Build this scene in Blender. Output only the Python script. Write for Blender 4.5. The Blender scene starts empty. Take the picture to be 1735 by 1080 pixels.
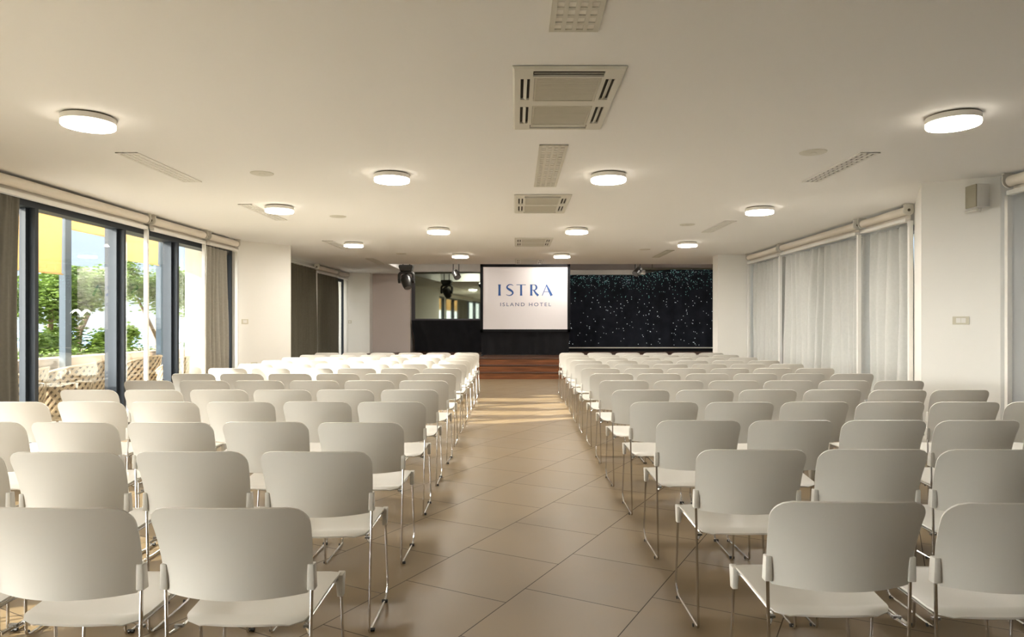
import bpy, bmesh, math, random
from mathutils import Vector, Matrix
random.seed(7)
PI = math.pi
sc = bpy.context.scene
C = sc.collection

# ---------------------------------------------------------------- camera
F_PX, VPX, VPY, EYE = 1160.0, 874.0, 549.8, 1.35
cd = bpy.data.cameras.new('camera')
cam = bpy.data.objects.new('camera', cd)
C.objects.link(cam)
cd.sensor_fit = 'HORIZONTAL'
cd.sensor_width = 36.0
cd.lens = F_PX / 1735.0 * 36.0
cd.shift_x = (867.5 - VPX) / 1735.0
cd.shift_y = (VPY - 540.0) / 1735.0
cd.clip_start = 0.05
cd.clip_end = 2000
cam.location = (0, 0, EYE)
cam.rotation_euler = (PI / 2, 0, 0)
sc.camera = cam

# ---------------------------------------------------------------- view, world, sun
sc.view_settings.view_transform = 'Standard'
sc.view_settings.look = 'None'
sc.view_settings.gamma = 1
sc.view_settings.use_curve_mapping = False
sc.view_settings.exposure = 2.2
LAMP_RADIANCE = 30.0
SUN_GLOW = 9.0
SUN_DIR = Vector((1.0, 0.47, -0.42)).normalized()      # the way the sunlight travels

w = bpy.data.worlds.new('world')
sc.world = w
w.use_nodes = True
wn = w.node_tree
bg = wn.nodes['Background']
def wmath(op, x, y=None):
    n = wn.nodes.new('ShaderNodeMath'); n.operation = op
    for i, v in enumerate((x, y)):
        if v is None: continue
        if isinstance(v, (int, float)): n.inputs[i].default_value = v
        else: wn.links.new(v, n.inputs[i])
    return n.outputs[0]
wtc = wn.nodes.new('ShaderNodeTexCoord')
def wdot(v):
    n = wn.nodes.new('ShaderNodeVectorMath'); n.operation = 'DOT_PRODUCT'; n.inputs[1].default_value = v
    wn.links.new(wtc.outputs['Generated'], n.inputs[0]); return n.outputs['Value']
ramp = wn.nodes.new('ShaderNodeValToRGB')               # clear morning sky, hazy white at the sea horizon
cr = ramp.color_ramp
cr.elements[0].position = 0.0; cr.elements[0].color = (0.30, 0.33, 0.35, 1)
cr.elements[1].position = 1.0; cr.elements[1].color = (0.16, 0.23, 0.36, 1)
e = cr.elements.new(0.10); e.color = (0.23, 0.28, 0.34, 1)
e = cr.elements.new(0.30); e.color = (0.19, 0.25, 0.34, 1)
wn.links.new(wdot((0, 0, 1)), ramp.inputs[0])
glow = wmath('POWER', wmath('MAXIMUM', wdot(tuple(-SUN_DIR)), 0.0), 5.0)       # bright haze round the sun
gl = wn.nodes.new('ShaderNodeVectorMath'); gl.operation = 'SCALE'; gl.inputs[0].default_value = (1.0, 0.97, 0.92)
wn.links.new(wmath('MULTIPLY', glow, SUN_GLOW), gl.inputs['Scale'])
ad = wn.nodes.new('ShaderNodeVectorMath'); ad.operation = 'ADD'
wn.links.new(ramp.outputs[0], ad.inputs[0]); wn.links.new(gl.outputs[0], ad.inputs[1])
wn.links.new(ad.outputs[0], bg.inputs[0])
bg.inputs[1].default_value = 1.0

sl = bpy.data.lights.new('sun', 'SUN')
sl.energy = 5.0
sl.angle = math.radians(0.6)
sl.color = (1.0, 0.95, 0.85)
sun = bpy.data.objects.new('sun', sl)
C.objects.link(sun)
sun.rotation_euler = SUN_DIR.to_track_quat('-Z', 'Y').to_euler()
sun.location = (-20, -10, 20)

# ---------------------------------------------------------------- materials
def mat(name, col, rough=0.6, metal=0.0, spec=0.5, trans=0.0, noise=0.0, nscale=8.0, emit=None, bump=0.0, bscale=60.0, coat=0.0):
    m = bpy.data.materials.new(name)
    m.use_nodes = True
    nt = m.node_tree
    b = nt.nodes['Principled BSDF']
    b.inputs['Base Color'].default_value = (*col, 1)
    b.inputs['Roughness'].default_value = rough
    b.inputs['Metallic'].default_value = metal
    b.inputs['Specular IOR Level'].default_value = spec
    b.inputs['Coat Weight'].default_value = coat
    if noise > 0:
        tc = nt.nodes.new('ShaderNodeTexCoord')
        n = nt.nodes.new('ShaderNodeTexNoise')
        n.inputs['Scale'].default_value = nscale
        n.inputs['Detail'].default_value = 4
        nt.links.new(tc.outputs['Object'], n.inputs['Vector'])
        r = nt.nodes.new('ShaderNodeMapRange')
        r.inputs[1].default_value = 0.3; r.inputs[2].default_value = 0.7
        r.inputs[3].default_value = 1 - noise; r.inputs[4].default_value = 1 + noise
        nt.links.new(n.outputs[0], r.inputs[0])
        x = nt.nodes.new('ShaderNodeVectorMath'); x.operation = 'SCALE'
        x.inputs[0].default_value = col
        nt.links.new(r.outputs[0], x.inputs['Scale'])
        nt.links.new(x.outputs[0], b.inputs['Base Color'])
    if bump > 0:
        tc = nt.nodes.new('ShaderNodeTexCoord')
        n = nt.nodes.new('ShaderNodeTexNoise')
        n.inputs['Scale'].default_value = bscale
        nt.links.new(tc.outputs['Object'], n.inputs['Vector'])
        bp = nt.nodes.new('ShaderNodeBump')
        bp.inputs['Strength'].default_value = bump
        bp.inputs['Distance'].default_value = 0.01
        nt.links.new(n.outputs[0], bp.inputs['Height'])
        nt.links.new(bp.outputs[0], b.inputs['Normal'])
    if emit:
        b.inputs['Emission Color'].default_value = (*emit[0], 1)
        b.inputs['Emission Strength'].default_value = emit[1]
    if trans > 0:
        t = nt.nodes.new('ShaderNodeBsdfTranslucent')
        t.inputs[0].default_value = (*col, 1)
        mx = nt.nodes.new('ShaderNodeMixShader')
        mx.inputs[0].default_value = trans
        nt.links.new(b.outputs[0], mx.inputs[1])
        nt.links.new(t.outputs[0], mx.inputs[2])
        nt.links.new(mx.outputs[0], nt.nodes['Material Output'].inputs[0])
    return m

def glass_mat(name, refl=1.0, tint=(1, 1, 1)):
    m = bpy.data.materials.new(name)
    m.use_nodes = True
    nt = m.node_tree
    nt.nodes.remove(nt.nodes['Principled BSDF'])
    t = nt.nodes.new('ShaderNodeBsdfTransparent'); t.inputs[0].default_value = (*tint, 1)
    g = nt.nodes.new('ShaderNodeBsdfGlossy'); g.inputs['Roughness'].default_value = 0.0
    f = nt.nodes.new('ShaderNodeFresnel'); f.inputs[0].default_value = 1.45
    s = nt.nodes.new('ShaderNodeMath'); s.operation = 'MULTIPLY'; s.inputs[1].default_value = refl
    mx = nt.nodes.new('ShaderNodeMixShader')
    nt.links.new(f.outputs[0], s.inputs[0]); nt.links.new(s.outputs[0], mx.inputs[0])
    nt.links.new(t.outputs[0], mx.inputs[1]); nt.links.new(g.outputs[0], mx.inputs[2])
    nt.links.new(mx.outputs[0], nt.nodes['Material Output'].inputs[0])
    return m

def tile_mat():
    """0.6 m tiles laid at 28.5 degrees, each course shifted by a third of a tile"""
    m = bpy.data.materials.new('floor_tiles')
    m.use_nodes = True
    nt = m.node_tree
    N, L = nt.nodes, nt.links
    b = N['Principled BSDF']
    geo = N.new('ShaderNodeNewGeometry')
    a = math.radians(28.5)
    def dot(v):
        n = N.new('ShaderNodeVectorMath'); n.operation = 'DOT_PRODUCT'; n.inputs[1].default_value = v
        L.new(geo.outputs['Position'], n.inputs[0]); return n.outputs['Value']
    def ma(op, x, y=None, z=None):
        n = N.new('ShaderNodeMath'); n.operation = op
        for i, v in enumerate((x, y, z)):
            if v is None: continue
            if isinstance(v, (int, float)): n.inputs[i].default_value = v
            else: L.new(v, n.inputs[i])
        return n.outputs[0]
    S = 0.603
    p = ma('DIVIDE', ma('ADD', dot((math.cos(a), -math.sin(a), 0)), 2.229), S)
    q = dot((math.sin(a), math.cos(a), 0))
    row = ma('FLOOR', p)
    qq = ma('DIVIDE', ma('SUBTRACT', ma('SUBTRACT', q, 3.497), ma('MULTIPLY', row, 0.2)), S)
    col = ma('FLOOR', qq)
    def edge(x):
        f = ma('FRACT', x)
        return ma('MINIMUM', f, ma('SUBTRACT', 1.0, f))
    e = ma('MINIMUM', edge(p), edge(qq))
    groove = ma('LESS_THAN', e, 0.0042)
    cv = N.new('ShaderNodeCombineXYZ'); L.new(row, cv.inputs[0]); L.new(col, cv.inputs[1])
    wnz = N.new('ShaderNodeTexWhiteNoise'); wnz.noise_dimensions = '3D'; L.new(cv.outputs[0], wnz.inputs['Vector'])
    nz = N.new('ShaderNodeTexNoise'); nz.inputs['Scale'].default_value = 2.2; nz.inputs['Detail'].default_value = 5
    L.new(geo.outputs['Position'], nz.inputs['Vector'])
    v = ma('ADD', ma('MULTIPLY', wnz.outputs['Value'], 0.10), ma('MULTIPLY', nz.outputs[0], 0.22))
    v = ma('ADD', v, 0.84)
    sv = N.new('ShaderNodeVectorMath'); sv.operation = 'SCALE'; sv.inputs[0].default_value = FLOOR_COL
    L.new(v, sv.inputs['Scale'])
    mx = N.new('ShaderNodeMix'); mx.data_type = 'RGBA'
    L.new(groove, mx.inputs['Factor']); L.new(sv.outputs[0], mx.inputs['A'])
    mx.inputs['B'].default_value = (0.05, 0.035, 0.02, 1)
    L.new(mx.outputs['Result'], b.inputs['Base Color'])
    b.inputs['Specular IOR Level'].default_value = 0.38
    rr = ma('ADD', ma('MULTIPLY', groove, 0.4), ma('ADD', 0.36, ma('MULTIPLY', nz.outputs[0], 0.12)))
    L.new(rr, b.inputs['Roughness'])
    bp = N.new('ShaderNodeBump'); bp.inputs['Strength'].default_value = 0.4; bp.inputs['Distance'].default_value = 0.003
    L.new(ma('SUBTRACT', 1.0, groove), bp.inputs['Height']); L.new(bp.outputs[0], b.inputs['Normal'])
    return m

def wood_mat(name, c1, c2, sc_=(0.8, 14, 14), rough=0.35):
    m = bpy.data.materials.new(name); m.use_nodes = True
    nt = m.node_tree; b = nt.nodes['Principled BSDF']
    tc = nt.nodes.new('ShaderNodeTexCoord'); mp = nt.nodes.new('ShaderNodeMapping')
    mp.inputs['Scale'].default_value = sc_
    n = nt.nodes.new('ShaderNodeTexNoise'); n.inputs['Scale'].default_value = 2; n.inputs['Detail'].default_value = 6
    r = nt.nodes.new('ShaderNodeValToRGB')
    r.color_ramp.elements[0].position = 0.35; r.color_ramp.elements[0].color = (*c1, 1)
    r.color_ramp.elements[1].position = 0.7; r.color_ramp.elements[1].color = (*c2, 1)
    nt.links.new(tc.outputs['Object'], mp.inputs[0]); nt.links.new(mp.outputs[0], n.inputs['Vector'])
    nt.links.new(n.outputs[0], r.inputs[0]); nt.links.new(r.outputs[0], b.inputs['Base Color'])
    b.inputs['Roughness'].default_value = rough
    return m

def stone_mat(name, c1, c2, cm, bw=0.4, bh=0.2):
    m = bpy.data.materials.new(name); m.use_nodes = True
    nt = m.node_tree; b = nt.nodes['Principled BSDF']
    tc = nt.nodes.new('ShaderNodeTexCoord')
    mp = nt.nodes.new('ShaderNodeMapping'); mp.inputs['Rotation'].default_value = (PI / 2, 0, PI / 2)
    br = nt.nodes.new('ShaderNodeTexBrick')
    br.inputs['Color1'].default_value = (*c1, 1); br.inputs['Color2'].default_value = (*c2, 1); br.inputs['Mortar'].default_value = (*cm, 1)
    br.inputs['Scale'].default_value = 1.0; br.inputs['Brick Width'].default_value = bw; br.inputs['Row Height'].default_value = bh
    br.inputs['Mortar Size'].default_value = 0.012
    nt.links.new(tc.outputs['Object'], mp.inputs[0]); nt.links.new(mp.outputs[0], br.inputs['Vector'])
    nt.links.new(br.outputs[0], b.inputs['Base Color']); b.inputs['Roughness'].default_value = 0.85
    return m

FLOOR_COL = (0.20, 0.14, 0.072)
M = dict(
    wall=mat('wall_paint', (0.86, 0.84, 0.79), 0.85, spec=0.2, bump=0.05, bscale=90),
    ceil=mat('ceiling_paint', (0.93, 0.922, 0.90), 0.9, spec=0.1),
    stagewall=mat('stage_wall_paint', (0.70, 0.62, 0.58), 0.85, spec=0.2),
    floor=tile_mat(),
    plastic=mat('chair_plastic', (0.67, 0.65, 0.60), 0.42, spec=0.4, bump=0.03, bscale=900),
    chrome=mat('chrome', (0.72, 0.72, 0.73), 0.13, metal=1.0),
    chromedark=mat('clip_metal', (0.25, 0.25, 0.24), 0.3, metal=1.0),
    rubber=mat('dark_rubber', (0.02, 0.02, 0.02), 0.6),
    white=mat('white_lacquer', (0.80, 0.78, 0.73), 0.4),
    cream=mat('blind_fabric', (0.80, 0.74, 0.65), 0.7, bump=0.05, bscale=200),
    acpanel=mat('ac_plastic', (0.70, 0.68, 0.60), 0.5),
    intake=mat('ac_grille', (0.58, 0.55, 0.45), 0.5),
    grille=mat('grille_paint', (0.66, 0.64, 0.56), 0.5),
    cavity_shade=mat('duct_shade', (0.035, 0.03, 0.022), 0.8),  # near black tone standing for the shade inside ducts
    blade=mat('blade_aluminium', (0.80, 0.78, 0.72), 0.4, metal=0.2),
    gap=mat('lamp_base', (0.10, 0.08, 0.05), 0.7),
    rim=mat('lamp_rim', (0.78, 0.75, 0.69), 0.5),
    diff=mat('lamp_diffuser', (0.9, 0.9, 0.88), 0.4, emit=((1.0, 0.94, 0.85), LAMP_RADIANCE)),
    diffedge=mat('lamp_diffuser_edge', (0.9, 0.9, 0.88), 0.4, emit=((1.0, 0.90, 0.76), 1.6)),
    frame=mat('dark_window_frame', (0.018, 0.024, 0.032), 0.5, spec=0.35),
    column=mat('terrace_steel', (0.04, 0.058, 0.075), 0.6, spec=0.3),
    glass=glass_mat('window_glass', 0.3, (0.97, 0.985, 0.98)),
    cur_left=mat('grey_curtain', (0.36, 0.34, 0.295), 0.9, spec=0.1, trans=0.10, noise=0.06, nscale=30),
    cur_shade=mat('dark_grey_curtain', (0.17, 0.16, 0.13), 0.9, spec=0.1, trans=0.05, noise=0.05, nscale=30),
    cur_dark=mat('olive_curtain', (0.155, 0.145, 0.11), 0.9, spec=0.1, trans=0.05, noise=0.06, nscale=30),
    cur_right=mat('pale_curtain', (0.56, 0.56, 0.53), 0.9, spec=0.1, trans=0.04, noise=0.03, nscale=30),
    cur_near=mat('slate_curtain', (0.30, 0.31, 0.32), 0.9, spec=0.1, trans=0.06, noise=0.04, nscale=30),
    black=mat('black_cloth', (0.012, 0.012, 0.014), 0.85, spec=0.2, noise=0.15, nscale=4),
    blackm=mat('black_metal', (0.015, 0.015, 0.016), 0.35),
    fixture=mat('fixture_black', (0.028, 0.026, 0.022), 0.35),
    lens=mat('lens_glass', (0.25, 0.25, 0.25), 0.08, coat=1.0),
    screen=mat('screen_cloth', (0.90, 0.86, 0.87), 0.9, spec=0.05),
    blue=mat('logo_blue', (0.045, 0.12, 0.36), 0.8),
    blue2=mat('logo_slate', (0.09, 0.13, 0.26), 0.8),
    mirror=mat('mirror_glass', (0.36, 0.40, 0.34), 0.03, metal=1.0),
    mframe=mat('mirror_frame', (0.09, 0.085, 0.095), 0.5),
    star=mat('star_cloth', (0.016, 0.019, 0.028), 0.8, spec=0.2, noise=0.3, nscale=3),
    led=mat('led_white', (0.8, 0.9, 0.95), 0.5, emit=((0.8, 0.93, 1.0), 0.17)),
    ledt=mat('led_teal', (0.3, 0.7, 0.65), 0.5, emit=((0.35, 0.85, 0.80), 0.12)),
    wood=wood_mat('step_wood', (0.13, 0.042, 0.014), (0.30, 0.105, 0.034)),
    wooddark=wood_mat('stage_floor_wood', (0.055, 0.022, 0.012), (0.11, 0.045, 0.02)),
    spk=mat('speaker_case', (0.60, 0.59, 0.56), 0.5),
    spkg=mat('speaker_grille', (0.30, 0.275, 0.20), 0.6, noise=0.1, nscale=300),
    switch=mat('switch_plate', (0.62, 0.58, 0.46), 0.4),
    terrace=mat('terrace_paving', (0.58, 0.55, 0.50), 0.8, noise=0.08, nscale=3),
    stone=stone_mat('garden_stone', (0.33, 0.24, 0.17), (0.42, 0.32, 0.235), (0.22, 0.16, 0.12), 0.32, 0.9),
    pale=mat('pale_render', (0.46, 0.42, 0.33), 0.9, noise=0.06, nscale=5),
    weave_shade=mat('wicker_shade', (0.085, 0.055, 0.03), 0.8),  # dark colour standing for the shade inside the wicker chairs
    wicker=mat('wicker', (0.36, 0.26, 0.15), 0.6, noise=0.2, nscale=40),
    cushion=mat('cushion', (0.75, 0.70, 0.6), 0.9),
    awning=mat('awning_yellow', (0.62, 0.44, 0.20), 0.8, trans=0.45, noise=0.04, nscale=2),
    leaf=mat('leaf_green', (0.15, 0.23, 0.045), 0.5, trans=0.35, noise=0.35, nscale=1.5),
    leaf2=mat('leaf_light', (0.26, 0.38, 0.07), 0.5, trans=0.35, noise=0.3, nscale=1.5),
    bark=mat('bark', (0.16, 0.115, 0.08), 0.9, noise=0.3, nscale=12),
    soil=mat('garden_soil', (0.20, 0.19, 0.10), 0.95, noise=0.3, nscale=3),
    sea=mat('sea', (0.30, 0.42, 0.58), 0.25),
    decal=mat('decal_white', (0.85, 0.87, 0.9), 0.6, trans=0.3),
    bracket=mat('bracket_white', (0.70, 0.67, 0.60), 0.4),
)

# ---------------------------------------------------------------- mesh helpers
class MB:
    def __init__(self):
        self.v, self.f = [], []
    def add(self, vs, fs):
        k = len(self.v)
        self.v += [tuple(p) for p in vs]
        self.f += [tuple(i + k for i in f) for f in fs]
        return self
    def box(self, x0, x1, y0, y1, z0, z1, mtx=None):
        vs = [Vector((x, y, z)) for z in (z0, z1) for y in (y0, y1) for x in (x0, x1)]
        if mtx is not None: vs = [mtx @ p for p in vs]
        return self.add(vs, [(0, 2, 3, 1), (4, 5, 7, 6), (0, 1, 5, 4), (1, 3, 7, 5), (3, 2, 6, 7), (2, 0, 4, 6)])
    def frustum(self, a, b, z0, z1, mtx=None):
        """a,b = (x0,x1,y0,y1) rectangles at z0 and z1"""
        vs = []
        for r, z in ((a, z0), (b, z1)):
            vs += [Vector((r[0], r[2], z)), Vector((r[1], r[2], z)), Vector((r[1], r[3], z)), Vector((r[0], r[3], z))]
        if mtx is not None: vs = [mtx @ p for p in vs]
        return self.add(vs, [(3, 2, 1, 0), (4, 5, 6, 7)] + [(i, (i + 1) % 4, 4 + (i + 1) % 4, 4 + i) for i in range(4)])
    def prism(self, pts, z0, z1):
        n = len(pts)
        ar = sum(pts[i][0] * pts[(i + 1) % n][1] - pts[(i + 1) % n][0] * pts[i][1] for i in range(n))
        if ar < 0: pts = pts[::-1]
        vs = [(p[0], p[1], z0) for p in pts] + [(p[0], p[1], z1) for p in pts]
        return self.add(vs, [tuple(range(n))[::-1], tuple(range(n, 2 * n))] + [(i, (i + 1) % n, n + (i + 1) % n, n + i) for i in range(n)])
    def tube(self, path, r, n=8, cap=True):
        path = [Vector(p) for p in path]
        rs = r if isinstance(r, (list, tuple)) else [r] * len(path)
        vs, fs = [], []
        t = (path[1] - path[0]).normalized()
        up = Vector((0, 0, 1)) if abs(t.z) < 0.9 else Vector((1, 0, 0))
        u = t.cross(up).normalized()
        for i, p in enumerate(path):
            if i == 0: t = (path[1] - path[0])
            elif i == len(path) - 1: t = (path[-1] - path[-2])
            else: t = (path[i + 1] - path[i]).normalized() + (path[i] - path[i - 1]).normalized()
            t.normalize()
            u = (u - t * u.dot(t)).normalized()
            w_ = t.cross(u)
            for k in range(n):
                a = 2 * PI * k / n
                vs.append(p + (u * math.cos(a) + w_ * math.sin(a)) * rs[i])
        for i in range(len(path) - 1):
            for k in range(n):
                k2 = (k + 1) % n
                fs.append((i * n + k, i * n + k2, (i + 1) * n + k2, (i + 1) * n + k))
        if cap:
            fs.append(tuple(range(n))[::-1]); fs.append(tuple(range((len(path) - 1) * n, len(path) * n)))
        return self.add(vs, fs)
    def lathe(self, prof, n=32, c=(0, 0, 0), mtx=None):
        """prof = [(r, z)], closed at r = 0"""
        vs, fs = [], []
        for r, z in prof:
            for k in range(n):
                a = 2 * PI * k / n
                p = Vector((c[0] + r * math.cos(a), c[1] + r * math.sin(a), c[2] + z))
                vs.append(mtx @ p if mtx is not None else p)
        for i in range(len(prof) - 1):
            for k in range(n):
                k2 = (k + 1) % n
                fs.append((i * n + k, i * n + k2, (i + 1) * n + k2, (i + 1) * n + k))
        fs.append(tuple(range(n))[::-1]); fs.append(tuple(range((len(prof) - 1) * n, len(prof) * n)))
        return self.add(vs, fs)
    def grid(self, fn, nu, nv):
        vs = [fn(i / nu, j / nv) for j in range(nv + 1) for i in range(nu + 1)]
        fs = [(j * (nu + 1) + i, j * (nu + 1) + i + 1, (j + 1) * (nu + 1) + i + 1, (j + 1) * (nu + 1) + i) for j in range(nv) for i in range(nu)]
        return self.add(vs, fs)
    def build(self, name, m, parent=None, smooth=False, solid=0.0, bevel=0.0, fix=True, angle=40):
        me = bpy.data.meshes.new(name)
        me.from_pydata(self.v, [], self.f)
        bm = bmesh.new(); bm.from_mesh(me)
        if solid:
            bmesh.ops.recalc_face_normals(bm, faces=bm.faces)
            bmesh.ops.solidify(bm, geom=bm.faces[:], thickness=solid)
        if bevel:
            es = [e for e in bm.edges if len(e.link_faces) == 2 and e.calc_face_angle(0) > 0.6]
            bmesh.ops.bevel(bm, geom=es, offset=bevel, segments=2, affect='EDGES', profile=0.5)
        if fix: bmesh.ops.recalc_face_normals(bm, faces=bm.faces)
        if smooth:
            for f in bm.faces: f.smooth = True
            for e in bm.edges:
                if len(e.link_faces) == 2 and e.calc_face_angle(0) > math.radians(angle): e.smooth = False
        bm.to_mesh(me); bm.free()
        me.materials.append(m)
        o = bpy.data.objects.new(name, me)
        C.objects.link(o)
        if parent: o.parent = parent
        return o

def tag(o, label=None, cat=None, group=None, kind=None):
    if label: o['label'] = label
    if cat: o['category'] = cat
    if group: o['group'] = group
    if kind: o['kind'] = kind
    return o
def thing(name, label, cat, loc=(0, 0, 0), rz=0.0, group=None):
    o = bpy.data.objects.new(name, None)
    C.objects.link(o)
    o.empty_display_size = 0.1
    o.location = loc; o.rotation_euler = (0, 0, rz)
    return tag(o, label, cat, group)
def structure(mb, name, m, label=None, **k):
    return tag(mb.build(name, m, **k), label=label, kind='structure')
def copy_tree(o, parent=None):
    c = o.copy(); C.objects.link(c)
    if parent: c.parent = parent
    for ch in [x for x in list(C.objects) if x.parent == o]: copy_tree(ch, c)
    return c
def bend(pts, r, n=4):
    """round the corners of a polyline"""
    pts = [Vector(p) for p in pts]
    out = [pts[0]]
    for i in range(1, len(pts) - 1):
        a, b, c = pts[i - 1], pts[i], pts[i + 1]
        d1 = (a - b); d2 = (c - b)
        rr = min(r, d1.length * 0.45, d2.length * 0.45)
        p, q = b + d1.normalized() * rr, b + d2.normalized() * rr
        for k in range(n + 1):
            t = k / n
            out.append((1 - t) ** 2 * p + 2 * t * (1 - t) * b + t * t * q)
    out.append(pts[-1])
    return out
def smoothstep(t):
    t = max(0, min(1, t)); return t * t * (3 - 2 * t)

# ================================================================ SETTING
H = 2.88
structure(MB().box(-5.42, 6.9, -4.2, 22.6, -0.12, 0), 'floor', M['floor'], 'sand brown floor tiles laid diagonally across the hall')
structure(MB().box(-5.7, 7.0, -4.2, 17.4, H, 3.5), 'ceiling', M['ceil'], 'flat white plaster ceiling of the hall')
structure(MB().box(-5.7, -3.24, 17.4, 22.6, H, 3.5), 'ceiling', M['ceil'], 'low ceiling strip left of the stage recess')
structure(MB().box(-3.24, 7.0, 17.4, 22.6, 3.36, 3.5), 'ceiling', M['stagewall'], 'raised ceiling over the stage')
structure(MB().box(-5.6, 7.0, -4.3, -4.1, 0, H), 'wall_back', M['wall'])
# left pier, right pier, far piers
structure(MB().prism([(-5.55, 12.42), (-5.05, 12.47), (-4.37, 13.3), (-5.0, 15.2), (-5.55, 15.2)], 0, H), 'wall_left', M['wall'], 'white angled pier between the left window bays')
structure(MB().prism([(5.6, 8.85), (5.12, 8.80), (4.40, 7.43), (4.99, 7.05), (5.6, 6.95)], 0, H), 'wall_right', M['wall'], 'white angled pier carrying the wall speaker')
structure(MB().box(4.43, 5.7, 15.02, 15.4, 0, H), 'wall_right', M['wall'], 'white wall end between right curtains and stage')
structure(MB().prism([(-5.6, 20.34), (-4.98, 20.34), (-4.34, 20.34), (-4.34, 20.9), (-5.6, 20.9)], 0, H), 'wall_left', M['wall'], 'cream wall beside the narrow bright window')
structure(MB().box(-4.34, -3.2, 20.75, 20.95, 0.0, H), 'wall_far', M['stagewall'], 'pinkish wall left of the mirror')
structure(MB().box(-3.2, 6.9, 22.1, 22.3, 0.0, 3.36), 'wall_far', M['wall'])
structure(MB().box(6.7, 6.9, 15.4, 22.1, 0, 3.36), 'wall_right', M['wall'])
structure(MB().box(-3.34, -3.20, 20.95, 22.3, 0, 3.36), 'wall_left', M['stagewall'])
structure(MB().box(5.7, 6.9, 15.2, 15.4, 0, H), 'wall_right', M['wall'])
# bulkheads above the windows
for nm, x0, x1, y0, y1 in (('wall_left', -5.50, -5.22, -4.1, 12.45), ('wall_left', -5.50, -5.16, 15.2, 20.34), ('wall_right', 5.28, 5.56, 8.8, 15.02), ('wall_right', 5.28, 5.56, -4.1, 7.0)):
    structure(MB().box(x0, x1, y0, y1, 2.68, H), nm, M['wall'])
# stage platform and steps
structure(MB().box(-4.34, 6.7, 17.62, 22.1, 0, 0.475), 'floor', M['wooddark'], 'raised stage platform', ).name = 'trim_stage_platform'
structure(MB().box(-4.34, 6.7, 17.60, 22.1, 0.475, 0.50), 'floor', M['wooddark'], 'dark wooden stage floor')
t = thing('stage_steps', 'brown wooden steps leading up to the stage below the screen', 'steps', (0.12, 16.84, 0))
for k in range(3):
    MB().box(-1.6, 1.6, 0.26 * k, 0.775, 0.163 * k, 0.163 * (k + 1) - 0.025).build('riser', M['wood'], t)
    MB().box(-1.62, 1.62, 0.26 * k - 0.02, 0.26 * k + 0.27 if k < 2 else 0.76, 0.163 * (k + 1) - 0.025, 0.163 * (k + 1)).build('tread', M['wooddark'], t, bevel=0.004)

# ---------------------------------------------------------------- windows
WN = [0]
def window(x, y0, y1, side=-1, post=0.055, depth=0.18, label=None, trans=None, z1=2.68, last=False, inner=None, g=0.10):
    """one bay of full height glazing between y0 and y1, frame fin at y0 (and y1 when last)"""
    WN[0] += 1
    xi = inner if inner is not None else x
    xo = xi + side * depth
    a, b = min(xi, xo), max(xi, xo)
    m = MB()
    m.box(a, b, y0 - post / 2, y0 + post / 2, 0, z1)
    g = xi + side * g
    for yy in (y0 + post / 2, y1 - post / 2 - 0.045):          # sash stiles
        m.box(g - 0.03, g + 0.03, yy, yy + 0.045, 0.0, z1 - 0.06)
    m.box(g - 0.035, g + 0.035, y0 + post / 2, y1 - post / 2, 0, 0.09)
    m.box(a, b, y0 + post / 2, y1 - post / 2, z1 - 0.085, z1)
    if last: m.box(a, b, y1 - post / 2, y1 + post / 2, 0, z1)
    if trans: m.box(g - 0.03, g + 0.03, y0, y1, trans - 0.03, trans + 0.03)
    o = structure(m, 'window_%d' % WN[0], M['frame'], label)
    MB().box(g - 0.004, g + 0.004, y0 + post / 2 + 0.04, y1 - post / 2 - 0.04, 0.08, z1 - 0.08).build('pane', M['glass'], o)
    return o
ys = [-3.9, -1.8, 0.2, 2.0, 3.8, 5.6, 7.36]
for i in range(6): window(-5.15, ys[i], ys[i + 1], label='dark framed glazing toward the terrace')
window(-5.15, 7.36, 9.02, label='dark framed terrace window with tree and yellow awning behind it', depth=0.17)
window(-5.15, 9.02, 10.44, label='dark framed terrace window behind the first white blind guide', depth=0.25)
window(-5.15, 10.44, 12.40, label='dark framed window showing the pale outer wall, curtain at its far end', depth=0.22, last=True)
for a, b in ((15.25, 17.1), (17.1, 19.0), (19.0, 20.3)):
    window(-5.10, a, b, label='narrow bright window beside olive curtains' if a == 19.0 else None, depth=0.07, post=0.04, g=0.03)
for a, b in ((8.9, 11.0), (11.0, 13.0), (13.0, 14.95)):
    window(5.30, a, b, side=1, label='window hidden behind the pale grey curtains', last=(a == 13.0))
for a, b in ((-3.9, -1.2), (-1.2, 1.5), (1.5, 4.2), (4.2, 6.85)):
    window(5.30, a, b, side=1, last=(a == 4.2))

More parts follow.
